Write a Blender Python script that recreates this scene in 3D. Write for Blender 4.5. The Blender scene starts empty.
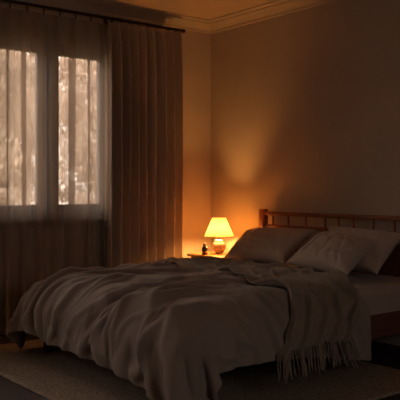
import bpy, bmesh, math, random
import numpy as np
from mathutils import Vector, Matrix, noise
from mathutils.bvhtree import BVHTree

random.seed(7); np.random.seed(7)
sc = bpy.context.scene
C = sc.collection
PI = math.pi

# ------------------------------------------------------------------ camera
CAMX, CAMY, CAMZ = 5.257, -4.314, 1.13
cam_d = bpy.data.cameras.new('camera'); cam = bpy.data.objects.new('camera', cam_d); C.objects.link(cam)
cam.location = (CAMX, CAMY, CAMZ)
cam.rotation_euler = (PI/2, 0, math.atan2(0.7826, 0.6225))
cam_d.sensor_width = 36; cam_d.lens = 64.4
cam_d.shift_y = -12/400
cam_d.dof.use_dof = True; cam_d.dof.focus_distance = 4.7; cam_d.dof.aperture_fstop = 3.4
cam_d.clip_start = 0.05; cam_d.clip_end = 200
sc.camera = cam

# ------------------------------------------------------------------ world, dusk daylight
SKY = 9.0
w = bpy.data.worlds.new('dusk_sky'); sc.world = w; w.use_nodes = True
nt = w.node_tree; nt.nodes.clear()
out = nt.nodes.new('ShaderNodeOutputWorld'); bg = nt.nodes.new('ShaderNodeBackground')
geo = nt.nodes.new('ShaderNodeTexCoord'); sep = nt.nodes.new('ShaderNodeSeparateXYZ'); ramp = nt.nodes.new('ShaderNodeValToRGB')
nt.links.new(geo.outputs['Generated'], sep.inputs[0]); nt.links.new(sep.outputs['Z'], ramp.inputs[0])
e = ramp.color_ramp.elements
e[0].position = 0.0; e[0].color = (0.27, 0.222, 0.187, 1)
e[1].position = 0.75; e[1].color = (0.88, 0.78, 0.72, 1)
nt.links.new(ramp.outputs[0], bg.inputs[0]); bg.inputs[1].default_value = SKY
nt.links.new(bg.outputs[0], out.inputs[0])

# portals that help the sky light find the window and the two added fill-light openings
def portal(name, loc, rot, sx, sy):
    d = bpy.data.lights.new(name, 'AREA'); d.shape = 'RECTANGLE'; d.size = sx; d.size_y = sy
    d.cycles.is_portal = True
    o = bpy.data.objects.new(name, d); C.objects.link(o); o.location = loc; o.rotation_euler = rot
portal('window_portal', (-0.24, -2.40, 1.60), (0, -PI/2, 0), 1.6, 2.6)
portal('left_opening_portal', (-.24, -4.45, 1.25), (0, -PI/2, 0), 1.9, .9)
portal('right_opening_portal', (5.99, -2.6, 1.65), (0, PI/2, 0), .9, .9)

BULB_COL = (1.0, 0.435, 0.10); BULB_STR = 1140.0
sc.view_settings.view_transform = 'Standard'; sc.view_settings.look = 'None'
sc.view_settings.gamma = 1; sc.view_settings.use_curve_mapping = False
sc.view_settings.exposure = 0.0

# ------------------------------------------------------------------ materials
def mat(name, col, rough=0.7, **k):
    m = bpy.data.materials.new(name); m.use_nodes = True
    b = m.node_tree.nodes['Principled BSDF']
    b.inputs['Base Color'].default_value = (*col, 1); b.inputs['Roughness'].default_value = rough
    if 'spec' in k: b.inputs['Specular IOR Level'].default_value = k['spec']
    if 'metal' in k: b.inputs['Metallic'].default_value = k['metal']
    if 'sheen' in k: b.inputs['Sheen Weight'].default_value = k['sheen']; b.inputs['Sheen Roughness'].default_value = .5
    n = m.node_tree.nodes; l = m.node_tree.links
    tc = n.new('ShaderNodeTexCoord'); mp = n.new('ShaderNodeMapping')
    l.new(tc.outputs['Object'], mp.inputs[0]); mp.inputs['Scale'].default_value = k.get('scale3', (1, 1, 1))
    if k.get('var'):
        nz = n.new('ShaderNodeTexNoise'); nz.inputs['Scale'].default_value = k.get('vscale', 3); nz.inputs['Detail'].default_value = 5
        l.new(mp.outputs[0], nz.inputs[0])
        r = n.new('ShaderNodeValToRGB'); v = k['var']
        r.color_ramp.elements[0].position = .3; r.color_ramp.elements[1].position = .7
        r.color_ramp.elements[0].color = (*[c*(1-v) for c in col], 1); r.color_ramp.elements[1].color = (*[min(1, c*(1+v)) for c in col], 1)
        l.new(nz.outputs[0], r.inputs[0]); l.new(r.outputs[0], b.inputs['Base Color'])
    if k.get('bump'):
        nb = n.new('ShaderNodeTexNoise'); nb.inputs['Scale'].default_value = k.get('bscale', 120); nb.inputs['Detail'].default_value = 3
        l.new(mp.outputs[0], nb.inputs[0])
        bp = n.new('ShaderNodeBump'); bp.inputs['Strength'].default_value = k['bump']; bp.inputs['Distance'].default_value = k.get('bdist', .004)
        l.new(nb.outputs[0], bp.inputs['Height']); l.new(bp.outputs[0], b.inputs['Normal'])
    return m

M = {}
M['wall'] = mat('beige_plaster', (0.53, 0.447, 0.383), .85, spec=.15, var=.05, vscale=2.2, bump=.12, bscale=60)
M['ceil'] = mat('ceiling_paint', (0.56, 0.44, 0.36), .9, spec=.1, var=.03)
M['crown'] = mat('crown_paint', (0.50, 0.42, 0.35), .7, spec=.25)
M['winwood'] = mat('window_frame_paint', (0.20, 0.16, 0.135), .5, var=.08, vscale=6)
M['cherry'] = mat('cherry_wood', (0.28, 0.085, 0.038), .32, var=.4, vscale=5, scale3=(1, 9, 9), bump=.1, bscale=30)
M['cherry_v'] = mat('cherry_wood_upright', (0.28, 0.085, 0.038), .32, var=.35, vscale=5, scale3=(9, 9, 1), bump=.1, bscale=30)
M['darkred'] = mat('dark_bed_wood', (0.15, 0.05, 0.028), .4, var=.3, vscale=4, scale3=(9, 1, 9))
M['honey'] = mat('honey_wood', (0.42, 0.19, 0.07), .3, var=.25, vscale=5, scale3=(1, 9, 9))
M['black'] = mat('black_metal', (0.012, 0.011, 0.011), .45)
M['rod'] = mat('dark_bronze_rod', (0.035, 0.02, 0.014), .4, metal=.5)
M['duvet'] = mat('taupe_duvet_linen', (0.295, 0.225, 0.187), .85, spec=.2, sheen=.15, var=.04, bump=.25, bscale=260, bdist=.0015)
M['sheet'] = mat('cream_sheet', (0.42, 0.335, 0.28), .85, spec=.2, sheen=.1, bump=.2, bscale=200, bdist=.0015)
M['pillow'] = mat('cream_pillow_cotton', (0.55, 0.435, 0.365), .85, spec=.2, sheen=.12, bump=.2, bscale=200, bdist=.0015)
M['throw'] = mat('grey_olive_wool', (0.265, 0.20, 0.148), .95, spec=.1, sheen=.25, var=.12, vscale=60, bump=.6, bscale=320, bdist=.003)
M['rug'] = mat('woven_wool_rug', (0.34, 0.255, 0.19), 1.0, spec=.05, var=.35, vscale=55, bump=1.0, bscale=110, bdist=.01)
M['drape'] = mat('brown_drape_linen', (0.60, 0.49, 0.41), .9, spec=.12, sheen=.1, var=.08, vscale=30, scale3=(4, 4, .6), bump=.3, bscale=300, bdist=.002)
M['ceramic'] = mat('ribbed_ceramic', (0.44, 0.32, 0.24), .6, spec=.2)
M['cream'] = mat('cream_collar', (0.75, 0.66, 0.52), .4)
M['brownglass'] = mat('dark_brown_glass', (0.03, 0.012, 0.008), .3)
M['capcream'] = mat('pale_cap', (0.25, 0.2, 0.17), .45)
M['label'] = mat('brown_label', (0.26, 0.10, 0.05), .5)
M['skirt'] = mat('baseboard_paint', (0.42, 0.36, 0.30), .5, spec=.3)

def drape_translucent():
    m = M['drape']; n = m.node_tree.nodes; l = m.node_tree.links; b = n['Principled BSDF']; o = n['Material Output']
    t = n.new('ShaderNodeBsdfTranslucent'); t.inputs[0].default_value = (0.34, 0.22, 0.13, 1)
    mx = n.new('ShaderNodeMixShader'); mx.inputs[0].default_value = .05
    l.new(b.outputs[0], mx.inputs[1]); l.new(t.outputs[0], mx.inputs[2]); l.new(mx.outputs[0], o.inputs[0])
drape_translucent()

def shade_mat():
    m = bpy.data.materials.new('linen_lampshade'); m.use_nodes = True
    n = m.node_tree.nodes; l = m.node_tree.links; n.clear(); o = n.new('ShaderNodeOutputMaterial')
    d = n.new('ShaderNodeBsdfDiffuse'); t = n.new('ShaderNodeBsdfTranslucent'); mx = n.new('ShaderNodeMixShader')
    d.inputs[0].default_value = (.80, .72, .55, 1); t.inputs[0].default_value = (.97, .85, .62, 1); mx.inputs[0].default_value = SHADE_T
    tc = n.new('ShaderNodeTexCoord'); wv = n.new('ShaderNodeTexNoise'); wv.inputs['Scale'].default_value = 300
    bp = n.new('ShaderNodeBump'); bp.inputs['Strength'].default_value = .15; bp.inputs['Distance'].default_value = .001
    l.new(tc.outputs['Object'], wv.inputs[0]); l.new(wv.outputs[0], bp.inputs['Height']); l.new(bp.outputs[0], d.inputs['Normal'])
    l.new(d.outputs[0], mx.inputs[1]); l.new(t.outputs[0], mx.inputs[2]); l.new(mx.outputs[0], o.inputs[0])
    return m
SHADE_T = .85
M['shade'] = shade_mat()

def bulb_mat():
    m = bpy.data.materials.new('lit_bulb'); m.use_nodes = True
    n = m.node_tree.nodes; l = m.node_tree.links; n.clear(); o = n.new('ShaderNodeOutputMaterial')
    e = n.new('ShaderNodeEmission'); e.inputs[0].default_value = (*BULB_COL, 1); e.inputs[1].default_value = BULB_STR
    l.new(e.outputs[0], o.inputs[0]); return m
M['bulb'] = bulb_mat()

def sheer_mat():
    m = bpy.data.materials.new('sheer_voile'); m.use_nodes = True
    n = m.node_tree.nodes; l = m.node_tree.links; n.clear(); o = n.new('ShaderNodeOutputMaterial')
    tr = n.new('ShaderNodeBsdfTransparent'); tr.inputs[0].default_value = (1, .97, .93, 1)
    d = n.new('ShaderNodeBsdfDiffuse'); d.inputs[0].default_value = (.70, .58, .49, 1)
    t = n.new('ShaderNodeBsdfTranslucent'); t.inputs[0].default_value = (.40, .335, .29, 1)
    m1 = n.new('ShaderNodeMixShader'); m1.inputs[0].default_value = .5
    lw = n.new('ShaderNodeLayerWeight'); lw.inputs[0].default_value = .35
    mr = n.new('ShaderNodeMapRange'); mr.inputs['To Min'].default_value = .40; mr.inputs['To Max'].default_value = .85
    m2 = n.new('ShaderNodeMixShader')
    l.new(lw.outputs['Facing'], mr.inputs[0]); l.new(mr.outputs[0], m2.inputs[0])
    l.new(d.outputs[0], m1.inputs[1]); l.new(t.outputs[0], m1.inputs[2])
    l.new(tr.outputs[0], m2.inputs[1]); l.new(m1.outputs[0], m2.inputs[2]); l.new(m2.outputs[0], o.inputs[0])
    return m
M['sheer'] = sheer_mat()

def glass_mat():
    m = bpy.data.materials.new('window_glass'); m.use_nodes = True
    n = m.node_tree.nodes; l = m.node_tree.links; n.clear(); o = n.new('ShaderNodeOutputMaterial')
    tr = n.new('ShaderNodeBsdfTransparent'); g = n.new('ShaderNodeBsdfGlossy'); g.inputs['Roughness'].default_value = .02
    f = n.new('ShaderNodeFresnel'); f.inputs[0].default_value = 1.35; mx = n.new('ShaderNodeMixShader')
    l.new(f.outputs[0], mx.inputs[0]); l.new(tr.outputs[0], mx.inputs[1]); l.new(g.outputs[0], mx.inputs[2]); l.new(mx.outputs[0], o.inputs[0])
    return m
M['glass'] = glass_mat()

def floor_mat():
    m = bpy.data.materials.new('dark_floorboards'); m.use_nodes = True
    n = m.node_tree.nodes; l = m.node_tree.links; b = n['Principled BSDF']; b.inputs['Roughness'].default_value = .6; b.inputs['Specular IOR Level'].default_value = .2
    tc = n.new('ShaderNodeTexCoord')
    br = n.new('ShaderNodeTexBrick'); br.inputs['Scale'].default_value = 1; br.inputs['Brick Width'].default_value = 1.6
    br.inputs['Row Height'].default_value = .14; br.inputs['Mortar Size'].default_value = .003
    br.inputs['Color1'].default_value = (.085, .048, .034, 1); br.inputs['Color2'].default_value = (.055, .032, .024, 1); br.inputs['Mortar'].default_value = (.01, .006, .005, 1)
    l.new(tc.outputs['Object'], br.inputs[0])
    mp = n.new('ShaderNodeMapping'); mp.inputs['Scale'].default_value = (1, 14, 1); nz = n.new('ShaderNodeTexNoise'); nz.inputs['Scale'].default_value = 4; nz.inputs['Detail'].default_value = 6
    l.new(tc.outputs['Object'], mp.inputs[0]); l.new(mp.outputs[0], nz.inputs[0])
    mx = n.new('ShaderNodeMix'); mx.data_type = 'RGBA'; mx.blend_type = 'MULTIPLY'; mx.inputs[0].default_value = .6
    l.new(br.outputs[0], mx.inputs[6]); l.new(nz.outputs[0], mx.inputs[7]); l.new(mx.outputs[2], b.inputs['Base Color'])
    return m
M['floor'] = floor_mat()
M['leafA'] = mat('pale_tan_leaves', (0.68, 0.57, 0.47), .8, var=.2, vscale=1.3)
M['leafB'] = mat('olive_tan_leaves', (0.60, 0.51, 0.41), .8, var=.2, vscale=1.3)
M['bark'] = mat('grey_brown_bark', (0.26, 0.18, 0.13), .9, var=.3, vscale=8, bump=.5, bscale=20)
M['grass'] = mat('dry_lawn', (0.20, 0.17, 0.09), .95, var=.3, vscale=2)

# ------------------------------------------------------------------ mesh helpers
def link_bm(name, bm, m, parent=None, smooth=False, loc=None):
    me = bpy.data.meshes.new(name); bm.normal_update(); bm.to_mesh(me); bm.free()
    me.materials.append(m)
    if smooth:
        for p in me.polygons: p.use_smooth = True
    o = bpy.data.objects.new(name, me); C.objects.link(o)
    if parent: o.parent = parent
    if loc: o.location = loc
    return o
def bx(bm, x0, x1, y0, y1, z0, z1, bev=0, seg=2):
    r = bmesh.ops.create_cube(bm, size=1.0)
    for v in r['verts']:
        v.co = Vector(((x0+x1)/2+v.co.x*(x1-x0), (y0+y1)/2+v.co.y*(y1-y0), (z0+z1)/2+v.co.z*(z1-z0)))
    if bev:
        es = list({e for v in r['verts'] for e in v.link_edges})
        bmesh.ops.bevel(bm, geom=es, offset=bev, segments=seg, profile=.5, affect='EDGES')
    return bm
def box(name, x0, x1, y0, y1, z0, z1, m, parent=None, bev=0, seg=2):
    return link_bm(name, bx(bmesh.new(), x0, x1, y0, y1, z0, z1, bev, seg), m, parent)
def lathe(bm, prof, cx=0, cy=0, n=32, rib=None):
    rings = []
    for r, z in prof:
        ring = []
        for k in range(n):
            a = 2*PI*k/n; rr = r*(1+(rib(k, z) if rib else 0))
            ring.append(bm.verts.new((cx+rr*math.cos(a), cy+rr*math.sin(a), z)))
        rings.append(ring)
    for a, b in zip(rings, rings[1:]):
        for k in range(n): bm.faces.new((a[k], a[(k+1) % n], b[(k+1) % n], b[k]))
    return rings
def tube(bm, pts, r, n=8, cap=True):
    rings = []
    for i, p in enumerate(pts):
        p = Vector(p); d = (Vector(pts[min(i+1, len(pts)-1)])-Vector(pts[max(i-1, 0)])).normalized()
        a = d.cross(Vector((0, 0, 1)) if abs(d.z) < .9 else Vector((1, 0, 0))).normalized(); b = d.cross(a)
        rr = r[i] if isinstance(r, (list, tuple)) else r
        rings.append([bm.verts.new(p+rr*(math.cos(2*PI*k/n)*a+math.sin(2*PI*k/n)*b)) for k in range(n)])
    for a, b in zip(rings, rings[1:]):
        for k in range(n): bm.faces.new((a[k], a[(k+1) % n], b[(k+1) % n], b[k]))
    if cap: bm.faces.new(rings[0][::-1]); bm.faces.new(rings[-1])
    return bm
def grid_mesh(name, P, m, parent=None, thick=0, sub=0, rim=True):
    nu, nv = P.shape[:2]
    me = bpy.data.meshes.new(name)
    faces = [(i*nv+j, (i+1)*nv+j, (i+1)*nv+j+1, i*nv+j+1) for i in range(nu-1) for j in range(nv-1)]
    me.from_pydata(P.reshape(-1, 3).tolist(), [], faces); me.materials.append(m)
    for p in me.polygons: p.use_smooth = True
    o = bpy.data.objects.new(name, me); C.objects.link(o)
    if parent: o.parent = parent
    if thick:
        s = o.modifiers.new('thickness', 'SOLIDIFY'); s.thickness = thick; s.offset = 0
    if sub:
        s = o.modifiers.new('smooth', 'SUBSURF'); s.levels = sub; s.render_levels = sub
    return o
def tag(o, label=None, cat=None, group=None, kind=None):
    if label: o['label'] = label
    if cat: o['category'] = cat
    if group: o['group'] = group
    if kind: o['kind'] = kind
    return o
def empty(name, loc=(0, 0, 0)):
    o = bpy.data.objects.new(name, None); C.objects.link(o); o.location = loc; o.empty_display_size = .1
    return o
def struct(o): o['kind'] = 'structure'; return o
def child(o, parent):      # child built in world coordinates under an empty that is not at the origin
    o.parent = parent; o.matrix_parent_inverse = Matrix.Translation(-Vector(parent.location)); return o

# ------------------------------------------------------------------ room shell
RX, FY, H = 6.0, -5.1, 2.69
struct(box('floor', -.25, RX+.25, FY-.25, .25, -.12, 0, M['floor']))
struct(box('ceiling', -.25, RX+.25, FY-.25, .25, H, H+.12, M['ceil']))
struct(box('wall_back', -.25, RX+.25, 0, .25, 0, H, M['wall']))
struct(box('wall_front', -.25, RX+.25, FY-.25, FY, 0, H, M['wall']))
def wall_with_holes(name, x0, x1, y0, y1, holes):
    bm = bmesh.new(); y = y0
    for a, b, z0, z1 in sorted(holes):
        bx(bm, x0, x1, y, a, 0, H); y = b
        if z0 > 0: bx(bm, x0, x1, a, b, 0, z0)
        bx(bm, x0, x1, a, b, z1, H)
    bx(bm, x0, x1, y, y1, 0, H)
    return struct(link_bm(name, bm, M['wall']))
WY0, WY1, WZ0, WZ1 = -3.52, -1.095, .905, 2.31
DY0, DY1, DZ1 = -4.95, -4.10, 2.2          # unseen opening added further left to throw grazing light on the bed foot
SY0, SY1, SZ0, SZ1 = -3.05, -2.15, 1.2, 2.1  # unseen opening added in the right wall, sized for fill light
wall_with_holes('wall_left', -.25, 0, FY, 0, [(WY0, WY1, WZ0, WZ1), (DY0, DY1, .25, DZ1)])
wall_with_holes('wall_right', RX, RX+.25, FY, 0, [(SY0, SY1, SZ0, SZ1)])

def sweep_trim(name, prof, m, closed_path):
    # prof: (p, z) p = distance out from the wall; mitred around the four walls
    bm = bmesh.new(); n = len(prof); rings = []
    for cx, cy, dx, dy in [(0, 0, 1, -1), (RX, 0, -1, -1), (RX, FY, -1, 1), (0, FY, 1, 1)]:
        rings.append([bm.verts.new((cx+dx*p, cy+dy*p, z)) for p, z in prof])
    for i in range(4):
        a, b = rings[i], rings[(i+1) % 4]
        for k in range(n): bm.faces.new((a[k], a[(k+1) % n], b[(k+1) % n], b[k]))
    bmesh.ops.recalc_face_normals(bm, faces=bm.faces)
    return struct(link_bm(name, bm, m))
sweep_trim('trim_1', [(0, 2.593), (.012, 2.593), (.016, 2.603), (.016, 2.612), (.022, 2.618), (.035, 2.632), (.055, 2.650), (.078, 2.661),
                      (.082, 2.661), (.082, 2.668), (.100, 2.672), (.118, 2.680), (.120, 2.6885), (0, 2.6885)], M['crown'], True)
for nm, a in {'baseboard_back': (0, RX, -.018, 0), 'baseboard_left': (0, .018, FY, -.018)}.items():
    struct(box(nm, *a, 0, .11, M['skirt'], bev=.004))

# window in the left wall: frame, four casements, sill
win = struct(empty('window_1', (-.10, -2.39, WZ0)))
bm = bmesh.new()
for a in [(WY0, WY1, 2.250, WZ1), (WY0, WY1, WZ0, .955), (WY0, WY0+.105, .955, 2.250), (WY1-.03, WY1, .955, 2.250)]:
    bx(bm, -.16, -.04, *a, .004, 1)
panes = [(-1.560, -1.173), (-2.135, -1.748), (-2.795, -2.408), (-3.37, -2.983)]
muls = [(-1.705, -1.603), (-2.365, -2.178), (-2.94, -2.838)]
for a, b in muls: bx(bm, -.16, -.04, a, b, .955, 2.250, .004, 1)
child(link_bm('window_frame', bm, M['winwood']), win)
for a, b in panes:
    bm = bmesh.new()
    for r in [(a-.045, b+.045, 2.222, 2.255), (a-.045, b+.045, .95, .995), (a-.045, a, .995, 2.222), (b, b+.045, .995, 2.222)]:
        bx(bm, -.13, -.065, *r, .005, 1)
    s = child(link_bm('casement', bm, M['winwood']), win)
    g = link_bm('pane', bx(bmesh.new(), -.100, -.094, a-.005, b+.005, .99, 2.228), M['glass']); g.parent = s
child(box('window_sill', -.20, .035, WY0-.04, WY1+.04, .875, .905, M['winwood'], bev=.006), win)
child(box('sill_apron', -.0, .014, WY0-.02, WY1+.02, .82, .875, M['winwood'], bev=.003), win)

# frames for the two unseen openings added to let fill light in
def light_opening(name, x, y0, y1, z0, z1):
    wn = struct(empty(name, (x, (y0+y1)/2, z0))); bm = bmesh.new()
    for a in [(y0, y1, z1-.05, z1), (y0, y1, z0, z0+.05), (y0, y0+.05, z0+.05, z1-.05), (y1-.05, y1, z0+.05, z1-.05)]:
        bx(bm, x-.03, x+.03, *a, .004, 1)
    child(link_bm('window_frame', bm, M['winwood']), wn)
light_opening('light_opening_left', -.12, DY0, DY1, .25, DZ1)
light_opening('light_opening_right', RX+.12, SY0, SY1, SZ0, SZ1)

# ------------------------------------------------------------------ garden outside
struct(box('ground', -40, -.26, -30, 30, -.45, -.35, M['grass']))
def leaf_mesh(name, seed, m):
    rnd = random.Random(seed); vs = []; fs = []
    cl = [(rnd.uniform(-1.02, 1.02), rnd.uniform(-1.02, 1.02), rnd.uniform(.6, 5.2), rnd.uniform(.3, .5)) for _ in range(42)]
    for cx, cy, cz, cr in cl:
        for _ in range(190):
            d = Vector((rnd.gauss(0, 1), rnd.gauss(0, 1), rnd.gauss(0, 1))).normalized()*cr*rnd.random()**.4
            p = Vector((cx, cy, cz))+d; a = Vector((rnd.gauss(0, 1), rnd.gauss(0, 1), rnd.gauss(0, 1))).normalized()
            b = a.cross(Vector((rnd.random(), rnd.random(), 1))).normalized(); s = rnd.uniform(.05, .10)
            k = len(vs); vs += [p-a*s, p+b*s*.5, p+a*s, p-b*s*.5]; fs.append((k, k+1, k+2, k+3))
    me = bpy.data.meshes.new(name); me.from_pydata(vs, [], fs); me.materials.append(m); return me
for kk in ('leafA', 'leafB'):
    m = M[kk]; n = m.node_tree.nodes; l = m.node_tree.links; t = n.new('ShaderNodeBsdfTranslucent'); t.inputs[0].default_value = (.56, .47, .39, 1)
    mx = n.new('ShaderNodeMixShader'); mx.inputs[0].default_value = .45
    l.new(n['Principled BSDF'].outputs[0], mx.inputs[1]); l.new(t.outputs[0], mx.inputs[2]); l.new(mx.outputs[0], n['Material Output'].inputs[0])
leaves = [leaf_mesh('foliage', 1, M['leafA']), leaf_mesh('foliage', 2, M['leafB']), leaf_mesh('foliage', 3, M['leafA'])]
def trunk_mesh(seed):
    rnd = random.Random(seed); bm = bmesh.new()
    pts = [(0, 0, -.36)]; x = y = 0
    for k in range(1, 9): x += rnd.uniform(-.08, .08); y += rnd.uniform(-.08, .08); pts.append((x, y, -.36+k*.75))
    tube(bm, pts, [.10-.009*k for k in range(9)], 8)
    for k in range(10):
        i = rnd.randint(2, 7); p = Vector(pts[i]); a = rnd.uniform(0, 2*PI); L = rnd.uniform(.6, 1.3)
        tube(bm, [p, p+Vector((math.cos(a)*L*.5, math.sin(a)*L*.5, L*.45)), p+Vector((math.cos(a)*L, math.sin(a)*L, L*1.1))], [.035, .022, .008], 6)
    me = bpy.data.meshes.new('trunk'); bm.to_mesh(me); bm.free(); me.materials.append(M['bark']); return me
trunks = [trunk_mesh(k) for k in range(3)]
spots = [(-8, y) for y in (-2.4, .8, 4.0, 7.2)]+[(-11.2, y) for y in (-.8, 2.4, 5.6, 8.8)]+[(-14.4, y) for y in (.8, 4.0, 7.2, 10.4)]+[(-17.6, y) for y in (2.4, 5.6, 8.8, 12.0)]
for i, (x, y) in enumerate(spots):
    t = empty('garden_tree', (x, y, -.35)); t.rotation_euler.z = i*PI/2
    tag(t, 'blurred tan-leaved tree standing in the garden beyond the sheer-curtained window', 'tree', 'garden trees beyond the window')
    for nm, me in (('trunk', trunks[i % 3]), ('foliage', leaves[i % 3])):
        o = bpy.data.objects.new(nm, me); C.objects.link(o); o.parent = t; o.location.z = .35

# ------------------------------------------------------------------ rug
RX0, RX1, RY0, RY1, RT = .36, 2.86, -2.57, -.60, .014
def rug():
    nu, nv = 120, 100; bm = bmesh.new(); g = []
    for i in range(nu+1):
        row = []
        for j in range(nv+1):
            x = RX0+(RX1-RX0)*i/nu; y = RY0+(RY1-RY0)*j/nv
            e = min(i, nu-i, j, nv-j); z = RT*(1 if e > 0 else .45)+(.0035*noise.noise(Vector((x*40, y*40, 0))) if e > 0 else 0)
            x += .004*noise.noise(Vector((y*6, 3, 0))) ; y += .006*noise.noise(Vector((x*5, 9, 0)))
            row.append(bm.verts.new((x, y, z)))
        g.append(row)
    for i in range(nu):
        for j in range(nv): bm.faces.new((g[i][j], g[i+1][j], g[i+1][j+1], g[i][j+1]))
    be = [e for e in bm.edges if e.is_boundary]
    r = bmesh.ops.extrude_edge_only(bm, edges=be)
    for v in r['geom']:
        if isinstance(v, bmesh.types.BMVert): v.co.z = .0005
    bmesh.ops.contextual_create(bm, geom=[e for e in bm.edges if e.is_boundary])
    bmesh.ops.recalc_face_normals(bm, faces=bm.faces)
    return link_bm('rug', bm, M['rug'], smooth=True)
tag(rug(), 'pale brown woven rug lying on the dark floorboards under the bed', 'rug')

# ------------------------------------------------------------------ bed
BX0, BX1, BY0, BY1 = .80, 2.49, -2.13, -.075     # outer size of the rails
bed = tag(empty('bed', (1.625, -1.1, 0)), 'double bed frame in reddish wood with a low spindle headboard', 'bed')
HY = -.075
for x in (BX0, BX1+.0):
    bm = bmesh.new(); bx(bm, x-.032, x+.032, HY-.032, HY+.032, 0, .952, .012, 3)
    child(link_bm('headboard_post', bm, M['cherry_v']), bed)
def px_to_x(px, y=HY):       # where a headboard spindle stands along the back wall
    k = (px-200)/716
    return (k*(6.8+.6225*y)-.104-.7826*y)/(.6225+.7826*k)
child(box('top_rail', BX0+.03, BX1-.03, HY-.020, HY+.020, .898, .932, M['cherry'], bev=.010, seg=3), bed)
child(box('lower_rail', BX0+.03, BX1-.03, HY-.015, HY+.015, .798, .822, M['cherry'], bev=.008, seg=3), bed)
child(box('headboard_panel', BX0+.03, BX1-.03, HY-.012, HY+.012, .20, .735, M['darkred'], bev=.003), bed)
for px in (273, 288.5, 306, 325.5, 339, 354, 373.5, 395, 415, 433):
    x = px_to_x(px)
    if x > BX1-.05: continue
    bm = bmesh.new(); tube(bm, [(x, HY, .73), (x, HY, .80), (x, HY, .90)], [.0085, .0085, .0085], 12)
    child(link_bm('spindle', bm, M['cherry_v'], smooth=True), bed)
child(box('side_rail', BX1-.03, BX1, BY0+.02, BY1-.03, .205, .350, M['darkred'], bev=.006), bed)
child(box('side_rail', BX0, BX0+.03, BY0+.02, BY1-.03, .205, .350, M['darkred'], bev=.006), bed)
child(box('foot_rail', BX0+.01, BX1-.01, BY0, BY0+.03, .205, .330, M['darkred'], bev=.006), bed)
child(box('slat_base', BX0+.03, BX1-.03, BY0+.03, BY1-.03, .27, .29, M['black']), bed)
for x, y in ((BX0-.03, BY0+.02), (BX1-.10, BY0+.05), (BX0+.85, -1.1), (BX0+.02, -.25)):
    bm = bmesh.new(); bx(bm, x, x+.05, y, y+.05, RT, .27, .003, 1)
    child(tag(link_bm('leg', bm, M['black']), 'square black leg'), bed)

def mattress():
    bm = bmesh.new(); x0, x1, y0, y1, z0, z1 = BX0+.035, BX1-.012, BY0+.035, BY1-.045, .292, .516
    r = bx(bm, x0, x1, y0, y1, z0, z1, .055, 5)
    bmesh.ops.subdivide_edges(bm, edges=[e for e in bm.edges if e.calc_length() > .3], cuts=24, use_grid_fill=True)
    for v in bm.verts:
        n = noise.noise(Vector((v.co.x*4, v.co.y*4, v.co.z*7)))
        v.co.z += .004*n if v.co.z > .4 else 0
        if v.co.x > x1-.02: v.co.x += .003*noise.noise(Vector((v.co.y*11, v.co.z*6, 4)))
    return link_bm('mattress', bm, M['sheet'], smooth=True)
tag(mattress(), 'mattress in a cream fitted sheet lying on the wooden bed frame', 'mattress')

# ------------------------------------------------------------------ cloth relaxation on a grid
def relax(P, R, collide, steps, iters, bend=.25, kb=3, grav=-.0006, damp=.985, seed=0, shear=.35):
    P = P.copy(); V = np.zeros_like(P)
    def L(a, b): return np.linalg.norm(a-b, axis=-1, keepdims=True)
    cons = []
    nu, nv = P.shape[:2]
    def add(sa, sb, k): cons.append((sa, sb, L(R[sa], R[sb]), k))
    for o in (0, 1):
        ea = nu-1-((nu-1-o) % 2)
        add((slice(o, nu-1, 2), slice(None)), (slice(o+1, nu, 2), slice(None)), 1.0)
        add((slice(None), slice(o, nv-1, 2)), (slice(None), slice(o+1, nv, 2)), 1.0)
        add((slice(o, nu-1, 2), slice(0, nv-1)), (slice(o+1, nu, 2), slice(1, nv)), shear)
        add((slice(o, nu-1, 2), slice(1, nv)), (slice(o+1, nu, 2), slice(0, nv-1)), shear)
    for o in range(2*kb):
        ia = [i for i in range(nu-kb) if (i//kb) % 2 == 0] if o == 0 else None
    for par in (0, 1):
        iu = np.array([i for i in range(nu-kb) if (i//kb) % 2 == par]); iv = np.array([i for i in range(nv-kb) if (i//kb) % 2 == par])
        add((iu, slice(None)), (iu+kb, slice(None)), bend)
        add((slice(None), iv), (slice(None), iv+kb), bend)
    for st in range(steps):
        old = P.copy()
        V[..., 2] += grav
        P += V
        for it in range(iters):
            for sa, sb, l0, k in cons:
                a = P[sa]; b = P[sb]; d = b-a
                l = np.sqrt((d*d).sum(-1, keepdims=True))+1e-9
                c = d*(.5*k*(l-l0)/l)
                P[sa] = a+c; P[sb] = b-c
            if it % 3 == 2: P = collide(P, old, False)
        P = collide(P, old, True)
        V = (P-old)*damp
        m = np.sqrt((V*V).sum(-1, keepdims=True)); V *= np.minimum(1, .02/(m+1e-9))
    return P
def box_sdf(P, c, h, r):
    q = np.abs(P-c)-(h-r); qp = np.maximum(q, 0)
    outl = np.sqrt((qp*qp).sum(-1)); ins = np.minimum(q.max(-1), 0)
    d = outl+ins-r
    s = np.sign(P-c); s[s == 0] = 1
    g = qp*s/(outl[..., None]+1e-9)
    inside = outl < 1e-9
    if inside.any():
        ax = q.argmax(-1); gi = np.zeros_like(P); np.put_along_axis(gi, ax[..., None], np.take_along_axis(s, ax[..., None], -1), -1)
        g = np.where(inside[..., None], gi, g)
    return d, g
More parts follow.
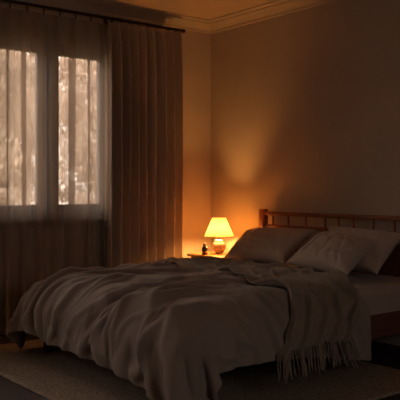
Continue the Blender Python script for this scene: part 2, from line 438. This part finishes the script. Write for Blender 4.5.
def make_collide(off, extra=None, fric=.6, rad=.07, flare=0):
    c = np.array([(BX0+BX1)/2, (BY0+BY1)/2, .26]); h = np.array([(BX1-BX0)/2+off, (BY1-BY0)/2+off, .26+off])
    def f(P, old, fr):
        ramp = np.clip((.53-P[..., 2])/.18, 0, 1)
        hh = h+np.stack([np.where(P[..., 0] < c[0], .15, .06)*ramp, np.where(P[..., 1] < c[1], .12, 0)*ramp, 0*ramp], -1)*flare if flare else h
        d, g = box_sdf(P, c, hh, rad+off)
        pen = d < 0
        P = np.where(pen[..., None], P-g*d[..., None], P)
        P[..., 2] = np.maximum(P[..., 2], RT+.012)
        if extra is not None: P = extra(P, old, fr)
        if fr:
            touch = (d < .002)
            t = P-old
            keep = 1-fric*touch[..., None]
            P = old+t*np.where(touch[..., None], keep, 1)
            d2, g2 = box_sdf(P, c, hh, rad+off)
            P = np.where((d2 < 0)[..., None], P-g2*d2[..., None], P)
        return P
    return f
def fbm(x, y, s, seed, oct=3):
    v = 0; a = 1
    for o in range(oct): v += a*noise.noise(Vector((x*s, y*s, seed+o*7.3))); a *= .5; s *= 2
    return v

# duvet
def hang(y): return float(np.interp(-y, [.6, .95, 1.4, 2.1, 2.3, 2.5], [.33, .33, .25, .21, .27, .36]))
def yfoot(x): return BY0-float(np.interp(x, [BX0-.3, 1.2, 1.9, BX1, BX1+.3], [.24, .33, .33, .38, .40]))
def yhead(x): return float(np.interp(x, [BX0-.36, 1.6, 2.2, BX1], [-.62, -.64, -.78, -.93]))
def duvet_points():
    nu, nv = 118, 92
    R = np.zeros((nu, nv, 3)); P = np.zeros((nu, nv, 3))
    X0, X1 = BX0-.32, BX1+.40
    for i in range(nu):
        u = i/(nu-1); x = X0+(X1-X0)*u
        yh = np.interp(x, [X0, 1.6, 2.2, BX1, X1], [-.62, -.64, -.78, -.93, -.93]); YF = yfoot(x)
        for j in range(nv):
            v = j/(nv-1); y = yh+(YF-yh)*v
            x = X0+(BX1+hang(y)-X0)*u
            R[i, j] = (x, y, 0)
            # loose cover: a few diagonal ripples of extra fabric, pushed together
            P[i, j] = (x, y, .66+.030*fbm(x+.5*y, (y-.6*x)*.55, 3.1, 2.0))
    Rr = R*np.array([1.07, 1.05, 1])
    P = relax(P, Rr, make_collide(.022, fric=.75, rad=.13, flare=1), 130, 10, bend=.06, kb=3, shear=.3)
    return P
DP = duvet_points()
def normals(P):
    du = np.gradient(P, axis=0); dv = np.gradient(P, axis=1); n = np.cross(du, dv)
    n /= np.linalg.norm(n, axis=-1, keepdims=True)+1e-9
    return n
dn = normals(DP)
if dn[60, 40, 2] < 0: dn = -dn
def ridge(a, b, seed):
    return 1-abs(noise.noise(Vector((a, b, seed))))*2
DS = DP.copy()                                   # smooth relaxed surface, kept for the throw
def upsample(A):
    B = np.zeros((A.shape[0]*2-1, A.shape[1], 3)); B[::2] = A; B[1::2] = (A[:-1]+A[1:])/2
    Cc = np.zeros((B.shape[0], A.shape[1]*2-1, 3)); Cc[:, ::2] = B; Cc[:, 1::2] = (B[:, :-1]+B[:, 1:])/2
    for _ in range(2):
        Cc[1:-1] = (Cc[:-2]+2*Cc[1:-1]+Cc[2:])/4; Cc[:, 1:-1] = (Cc[:, :-2]+2*Cc[:, 1:-1]+Cc[:, 2:])/4
    return Cc
DP = upsample(DP); dn = normals(DP)
if dn[120, 80, 2] < 0: dn = -dn
for i in range(DP.shape[0]):
    for j in range(DP.shape[1]):
        u = i*.0108; v = j*.0105
        wv = .30*noise.noise(Vector((u*1.3, v*1.3, 8)))+.06*noise.noise(Vector((u*4, v*4, 3)))
        a = (u*.80+v*.60+wv); b = (-u*.60+v*.80)
        r1 = max(0, ridge(a*4.6, b*1.05, 2.2)); r2 = max(0, ridge(a*8.5+wv, b*2.0, 6.1)); r3 = max(0, ridge(u*7+wv*2, v*1.5, 9.4))
        side = min(1, max(0, (v-1.0)/.4))
        h = .046*(r1**2.4-.3)+.024*(r2**2.2-.3)+.020*side*(r3**2-.3)+.016*noise.noise(Vector((u*2.3, v*2.3, 1)))
        ed = min(1, (i+1)/8, (DP.shape[0]-i)/8, (j+1)/8, (DP.shape[1]-j)/8)
        DP[i, j] += dn[i, j]*(max(h*ed, -.012)+.004)
dn = normals(DP)
if dn[120, 80, 2] < 0: dn = -dn
dv_o = grid_mesh('duvet', DP, M['duvet'], thick=.026, sub=1)
tag(dv_o, 'rumpled taupe duvet spread over the bed and hanging over its foot', 'duvet')

# throw blanket over the duvet
def throw_points():
    # the strip follows the duvet's surface and stands off it in long gathered folds
    nu, nv = 150, 90; nuD, nvD = DP.shape[:2]
    X0 = BX0-.32
    S = DP.copy(); Nn = dn.copy()
    for _ in range(14):
        for A in (S, Nn):
            A[1:-1] = (A[:-2]+A[1:-1]*2+A[2:])/4; A[:, 1:-1] = (A[:, :-2]+A[:, 1:-1]*2+A[:, 2:])/4
    Nn /= np.linalg.norm(Nn, axis=-1, keepdims=True)
    P = np.zeros((nu, nv, 3))
    for i in range(nu):
        w_ = i/(nu-1); hz = min(1, max(0, (w_-.72)/.12))          # hz: hanging part
        for j in range(nv):
            v = j/(nv-1)
            wp = v*4.6+.35*math.sin(w_*5.1+1)+.55*noise.noise(Vector((w_*2.2, v*1.4, 4)))
            q = .5+.5*math.sin(2*PI*wp); q2 = ridge(v*9+w_*1.5, w_*2.6, 3.3)
            h = .008+.034*q**1.6*(.75+.9*hz)+.010*max(0, q2)
            vv = v+.055*math.sin(2*PI*wp+.9)*.5
            end = .985-.035*(1-v)+.015*noise.noise(Vector((v*3, 2, 2)))
            u = .06+(end-.06)*w_
            t = X0+(BX1+.33-X0)*u
            ft = np.interp(t, [.5, .9, 1.95, 2.5, 2.8], [1.20, 1.23, 1.36, 1.52, 1.70])+.02*noise.noise(Vector((t*3, 1, 1)))
            hd = np.interp(t, [.5, 1.28, 1.83, 2.5, 2.8], [.80, .76, .73, .98, 1.22])+.02*noise.noise(Vector((t*3, 5, 1)))
            sy = -(hd+(ft-hd)*vv)
            yh = yhead(min(t, BX1)); YF = yfoot(t); gv = (sy-yh)/(YF-yh)*(nvD-1); gu = u*(nuD-1)
            gv = min(max(gv, 0), nvD-1.001); gu = min(max(gu, 0), nuD-1.001)
            a, b = int(gu), int(gv); fa, fb = gu-a, gv-b
            def bl(A): return (A[a, b]*(1-fa)+A[a+1, b]*fa)*(1-fb)+(A[a, b+1]*(1-fa)+A[a+1, b+1]*fa)*fb
            p = bl(S)+bl(Nn)*(h+.004); P[i, j] = p
    nuF, nvF = DP.shape[:2]
    tree = BVHTree.FromPolygons([Vector(v) for v in DP.reshape(-1, 3).tolist()], [(i*nvF+j, (i+1)*nvF+j, (i+1)*nvF+j+1, i*nvF+j+1) for i in range(nuF-1) for j in range(nvF-1)])
    nf = dn.reshape(-1, 3)
    for i in range(nu):
        for j in range(nv):
            co, n, idx, dist = tree.find_nearest(Vector(P[i, j]), .2)
            if co is None: continue
            a, b = divmod(idx, nvF-1); nn = nf[a*nvF+b]; d = float(np.dot(P[i, j]-np.array(co), nn))
            if d < .024: P[i, j] += nn*(.024-d)
    for _ in range(2):
        P[1:-1] = (P[:-2]+2*P[1:-1]+P[2:])/4; P[:, 1:-1] = (P[:, :-2]+2*P[:, 1:-1]+P[:, 2:])/4
    return P
TP = throw_points()
thr = grid_mesh('throw_blanket', TP, M['throw'], thick=.007, sub=1)
tag(thr, 'grey olive fringed throw laid across the duvet and down the near side', 'throw')
# tassels along the near hem
nt_ = 52; L = TP.shape[1]; rnd = random.Random(3)
for k in range(nt_):
    f = (k+.5)/nt_*(L-1); j = int(f); a = f-j; fr = 1-k/nt_        # fr: 0 towards the foot, 1 towards the pillows
    cur = Vector(TP[-1, j]*(1-a)+TP[-1, min(j+1, L-1)]*a); Lt = rnd.uniform(.115, .145); pts = [cur.copy()]
    sx, sy = rnd.uniform(-.01, .012), rnd.uniform(-.008, .008)+(.03*max(0, fr-.5)*2)
    for q in range(7):
        st = Lt/7; n_ = cur+Vector((sx*.3+.002, sy*.3+rnd.uniform(-.002, .002), -st))
        if n_.z < RT+.007:
            n_ = Vector((cur.x+st*.75, cur.y+st*(.3+.6*fr)+rnd.uniform(-.003, .003), RT+.007))
        cur = n_; pts.append(cur.copy())
    bm = bmesh.new(); tube(bm, pts, [.0055, .0042, .0036, .0036, .0036, .0036, .0042, .0026], 6)
    link_bm('tassel', bm, M['throw'], parent=thr, smooth=True)

# ------------------------------------------------------------------ pillows
def pillow(name, W, Hh, T, TL, TR, BL, BR, seed, label, cat, m, sag=.0, group='bed pillows'):
    # corners in world space give the plane; puffed lens with pointed corners and creases
    TL, TR, BL, BR = map(Vector, (TL, TR, BL, BR)); nu, nv = 44, 36
    c = (TL+TR+BL+BR)/4; ex = ((TR-TL)+(BR-BL))/2; ey = ((TL-BL)+(TR-BR))/2; ez = ex.cross(ey).normalized()
    if ez.z < 0: ez = -ez
    bm = bmesh.new(); grids = []
    for side in (1, -1):
        g = []
        for i in range(nu+1):
            row = []
            for j in range(nv+1):
                u = -1+2*i/nu; v = -1+2*j/nv
                us = math.sin(u*PI/2)*.5+u*.5; vs_ = math.sin(v*PI/2)*.5+v*.5
                # edges curve in between the corners
                ce = 1+.07*(us*vs_)**6; pu = us*(1-.055*(1-vs_*vs_))*ce; pv = vs_*(1-.075*(1-us*us))*ce
                a, b = (pu+1)/2, (pv+1)/2
                p = BL*(1-a)*(1-b)+BR*a*(1-b)+TL*(1-a)*b+TR*a*b
                t = ((1-us**2)*(1-vs_**2)); t = max(t, 0)**.42
                h = T/2*t
                edge = min(1, 3*max(0, 1-max(abs(us), abs(vs_))))
                if side == 1:
                    cr = .9*fbm(us*1.1+seed, vs_*1.4, 1.3, seed)
                    fold = abs(noise.noise(Vector((us*2.2+.9*vs_, vs_*1.1-us*.6, seed*3.1))))
                    fold2 = abs(noise.noise(Vector((us*3.6-1.7*vs_, vs_*2.1+us, seed*1.7))))
                    h += edge*(T*.09*cr-T*.15*(.14-min(fold, .14))/.14*.55-T*.12*(.12-min(fold2, .12))/.12*.5)
                    # radial creases from the corners
                    for su in (-1, 1):
                        for sv in (-1, 1):
                            dx, dy = us-su, vs_-sv; rr = math.hypot(dx, dy); an = math.atan2(dy, dx)
                            h += .0045*math.sin(an*7+seed)*math.exp(-rr*2.6)*edge
                row.append((p+ez*(h*side), i in (0, nu) or j in (0, nv)))
            g.append(row)
        grids.append(g)
    V = [[None]*(nv+1) for _ in range(nu+1)], [[None]*(nv+1) for _ in range(nu+1)]
    for s in (0, 1):
        for i in range(nu+1):
            for j in range(nv+1):
                if s == 1 and grids[1][i][j][1]: V[1][i][j] = V[0][i][j]
                else: V[s][i][j] = bm.verts.new(grids[s][i][j][0])
    for s in (0, 1):
        for i in range(nu):
            for j in range(nv):
                q = (V[s][i][j], V[s][i+1][j], V[s][i+1][j+1], V[s][i][j+1]); q = q if s == 0 else q[::-1]
                bm.faces.new(q)
    bmesh.ops.recalc_face_normals(bm, faces=bm.faces)
    for v in bm.verts: v.co.z = max(v.co.z, PZ); v.co.y = min(v.co.y, HY-.024)
    o = link_bm(name, bm, m, smooth=True)
    s = o.modifiers.new('smooth', 'SUBSURF'); s.levels = s.render_levels = 1
    return tag(o, label, cat, group)
PZ = .528
pillow('pillow', .74, .5, .17, (1.00, -.12, .76), (1.60, -.13, .78), (1.12, -.42, .57), (1.70, -.42, .57), 4.2,
       'cream pillow mostly hidden behind the front left one, against the spindles', 'pillow', M['pillow'])
pillow('pillow', .74, .5, .20, (.745, -.22, .765), (1.50, -.22, .805), (.885, -.57, .575), (1.585, -.62, .59), 1.3,
       'plump cream pillow nearest the lit table lamp, leaning on the headboard', 'pillow', M['pillow'])
pillow('pillow', .74, .5, .18, (1.60, -.14, .835), (2.29, -.17, .815), (1.72, -.45, .585), (2.33, -.52, .575), 7.7,
       'cream pillow standing behind the near right one with a pointed upper corner', 'pillow', M['pillow'])
pillow('pillow', .6, .5, .20, (1.715, -.36, .795), (2.20, -.36, .765), (1.80, -.80, .62), (2.27, -.74, .585), 5.1,
       'front right cream pillow, lying foremost and partly over the duvet edge', 'pillow', M['pillow'])

# ------------------------------------------------------------------ nightstand
NX0, NX1, NY0, NY1, NZ = .235, .70, -.47, -.04, .552
ns = tag(empty('nightstand', (.43, -.25, 0)), 'small honey-brown wooden nightstand in the corner beside the bed', 'nightstand')
child(box('table_top', NX0, NX1, NY0, NY1, NZ-.024, NZ, M['honey'], bev=.006, seg=3), ns)
bm = bmesh.new(); bx(bm, NX0+.02, NX1-.02, NY0+.03, NY1-.01, .36, NZ-.024, .003, 1)
child(link_bm('body', bm, M['honey']), ns)
dr = child(box('drawer', NX0+.03, NX1-.03, NY0+.012, NY0+.03, .375, NZ-.035, M['honey'], bev=.004), ns)
bm = bmesh.new(); bmesh.ops.create_uvsphere(bm, u_segments=16, v_segments=10, radius=.014)
for v in bm.verts: v.co += Vector(((NX0+NX1)/2, NY0+.002, .45))
k = link_bm('knob', bm, M['rod'], smooth=True); k.parent = dr; k.matrix_parent_inverse = Matrix.Identity(4)
child(box('shelf', NX0+.03, NX1-.03, NY0+.04, NY1-.02, .14, .158, M['honey'], bev=.003), ns)
for x in (NX0+.045, NX1-.045):
    for y in (NY0+.055, NY1-.035):
        bm = bmesh.new(); bx(bm, x-.02, x+.02, y-.02, y+.02, 0, .36, .003, 1); child(link_bm('leg', bm, M['honey']), ns)

# ------------------------------------------------------------------ table lamp
LX, LY = .448, -.275
lamp = tag(empty('table_lamp', (LX, LY, NZ)), 'lit table lamp with cream cone shade and ribbed round ceramic base', 'lamp')
def lpart(name, prof, m, n=48, rib=None, smooth=True, par=lamp):
    bm = bmesh.new(); r = lathe(bm, prof, 0, 0, n, rib)
    if prof[0][0] > 1e-4 and name != 'lamp_shade': bm.faces.new(r[0][::-1])
    if prof[-1][0] > 1e-4 and name != 'lamp_shade': bm.faces.new(r[-1])
    return link_bm(name, bm, m, par, smooth)
rib = lambda k, z: (.018*math.cos(2*PI*k/96*16) if .012 < z < .108 else 0)
lpart('base', [(.030, 0), (.032, .004), (.030, .008), (.036, .014), (.048, .026), (.057, .046), (.059, .064), (.056, .082), (.045, .100), (.034, .110), (.031, .113)], M['ceramic'], 96, rib)
lpart('collar', [(.031, .1125), (.035, .115), (.035, .119), (.026, .124), (.012, .127), (.009, .129)], M['cream'])
lpart('stem', [(.006, .128), (.006, .140), (.013, .141), (.013, .166), (.010, .168)], M['rod'], 24)
lpart('light_bulb', [(.010, .1685), (.012, .174), (.020, .188), (.025, .203), (.023, .217), (.014, .227), (.003, .231)], M['bulb'], 24)
sh = lpart('lamp_shade', [(.129, .156), (.060, .316)], M['shade'], 64)
s = sh.modifiers.new('thickness', 'SOLIDIFY'); s.thickness = .0012
for r, z in ((.1290, .157), (.0605, .315)):
    bm = bmesh.new(); tube(bm, [(r*math.cos(2*PI*k/48), r*math.sin(2*PI*k/48), z) for k in range(49)], .0018, 6, False)
    link_bm('shade_ring', bm, M['shade'], sh, True)
for k in range(3):
    a = 2*PI*k/3+.4; bm = bmesh.new(); tube(bm, [(.0135*math.cos(a), .0135*math.sin(a), .145), (.08*math.cos(a), .08*math.sin(a), .160), (.125*math.cos(a), .125*math.sin(a), .159)], .0012, 5)
    link_bm('shade_spoke', bm, M['rod'], sh, True)

# small dark bottle
bo = tag(empty('bottle', (.428, -.42, NZ)), 'small dark brown bottle with pale cap standing left of the lamp', 'bottle')
def bpart(name, prof, m):
    bm = bmesh.new(); r = lathe(bm, [(a*1.15, b) for a, b in prof], 0, 0, 32); bm.faces.new(r[0][::-1]); bm.faces.new(r[-1]); return link_bm(name, bm, m, bo, True)
bpart('body', [(.021, 0), (.0225, .003), (.0225, .058), (.020, .066), (.012, .072), (.012, .076)], M['brownglass'])
bpart('label', [(.0229, .016), (.0229, .030)], M['label'])
bpart('cap', [(.014, .075), (.0145, .077), (.0145, .094), (.012, .098)], M['capcream'])

# ------------------------------------------------------------------ curtain rod, drape, sheer
RZ, RXP = 2.545, .12
rod = tag(empty('curtain_rod', (RXP, -2.1, RZ)), 'dark bronze curtain rod running above the window just under the cornice', 'curtain rod')
bm = bmesh.new(); tube(bm, [(RXP, -.43, RZ), (RXP, -4.0, RZ)], .012, 16); child(link_bm('rod', bm, M['rod'], smooth=True), rod)
for y in (-.442, -3.99):
    bm = bmesh.new(); tube(bm, [(RXP, y+.012, RZ), (RXP, y+.035*(1 if y > -1 else -1), RZ)], .017, 16); child(link_bm('finial', bm, M['rod'], smooth=False), rod)
for y in (-.50, -1.165, -2.35, -3.9):
    bm = bmesh.new(); bx(bm, 0.001, RXP, y-.006, y+.006, RZ-.030, RZ-.014, .002, 1); bx(bm, .001, .008, y-.016, y+.016, RZ-.05, RZ+.02, .002, 1)
    child(link_bm('bracket', bm, M['rod']), rod)

def drape():
    y0, y1 = -.485, -1.225; npl = 8; nu, nv = 420, 64
    P = np.zeros((nu, nv, 3)); r = random.Random(4)
    wob = [r.uniform(-.25, .25) for _ in range(npl+1)]; amp = [r.uniform(.8, 1.15) for _ in range(npl+1)]
    for i in range(nu):
        u = i/(nu-1); ph = u*npl; k = int(ph)
        for j in range(nv):
            v = j/(nv-1); z = 2.522+(.012-2.522)*v
            head = math.exp(-((v)/.035)**2); ha = 1-.72*math.exp(-(v/.05))
            A = .080*ha*amp[min(k, npl)]
            t = 2*PI*(ph+wob[k % (npl+1)]*0+.10*math.sin(3*v+k)*(v)) 
            x = RXP+A*math.cos(t)+.010*ha*math.cos(2.0*t+1.1*k)
            # pinch pleat: three fingers at the head
            f = ph-round(ph)
            x += .018*math.exp(-(v/.045)**2)*math.exp(-(f/.10)**2)*(1+.6*math.cos(f*2*PI*18))
            pinch = .55*math.exp(-((v-.042)/.03)**2)
            yy = y0+(y1-y0)*(u-.05/npl*ha*math.sin(2*t)*.6-f/npl*pinch*.5)
            yy += .006*math.sin(4*v+u*9)*v + (y1-y0)*0
            x += .006*noise.noise(Vector((u*14, v*5, 3)))*v
            P[i, j] = (max(x, .03), yy, z)
    return P
dr_o = grid_mesh('drape', drape(), M['drape'], thick=.002)
tag(dr_o, 'heavy brown pleated drape hanging to the floor in the corner by the lamp', 'curtain')
def ring(bm, y, z=RZ, r=.017):
    tube(bm, [(RXP+r*math.cos(2*PI*k/16), y, z+r*math.sin(2*PI*k/16)-.003) for k in range(17)], .0022, 5, False)
for k in range(9):
    y = -.49-.67*k/8; bm = bmesh.new(); ring(bm, y); link_bm('ring', bm, M['rod'], dr_o, True)

def sheer(ya, yb):
    npl = NPL; nu, nv = npl*44, 40; r = random.Random(11)
    edges = [0]
    for k in range(npl): edges.append(edges[-1]+r.uniform(.75, 1.3))
    edges = [e/edges[-1] for e in edges]; am = [r.uniform(.7, 1.3) for _ in range(npl+1)]
    P = np.zeros((nu, nv, 3))
    for i in range(nu):
        ph = i/(nu-1)*npl; k = min(int(ph), npl-1); f = ph-k
        wd = (ya-yb)*(edges[k+1]-edges[k]); y_ = ya-(ya-yb)*edges[k]
        for j in range(nv):
            v = j/(nv-1); z = 2.505+(.015-2.505)*v
            # a flat stretch of voile, then a fold doubled back over itself
            ov = .33*am[k]*(1-.35*math.exp(-v/.05))*(1-.25*v)
            g = sum(float(np.interp(f+d, [0, .32, .68, 1], [0, .5+ov, .5-ov, 1])) for d in (-.05, -.025, 0, .025, .05))/5 if .06 < f < .94 else f
            fx = math.sin((f-.5)*PI/.36) if abs(f-.5) < .36 else 0
            x = .082-.014*fx*(1+.5*v)+.010*math.sin(2*PI*f+k)+.006*noise.noise(Vector((ph*1.5, v*4, 1)))
            P[i, j] = (max(x, .02), y_-wd*g+.008*math.sin(3*v+k*1.3)*v, z)
    return P
NPL = 20
YA, YB = -1.16, -3.95
sh_o = grid_mesh('sheer_curtain', sheer(YA, YB), M['sheer'])
tag(sh_o, 'translucent sheer voile curtain hanging in loose folds across the window', 'curtain')
npl = NPL
for k in range(npl):
    y = YA+(YB-YA)*(k+.5)/npl; bm = bmesh.new(); ring(bm, y); bx(bm, RXP-.004, RXP+.004, y-.005, y+.005, RZ-.055, RZ-.016, .001, 1)
    link_bm('ring', bm, M['rod'], sh_o, True)
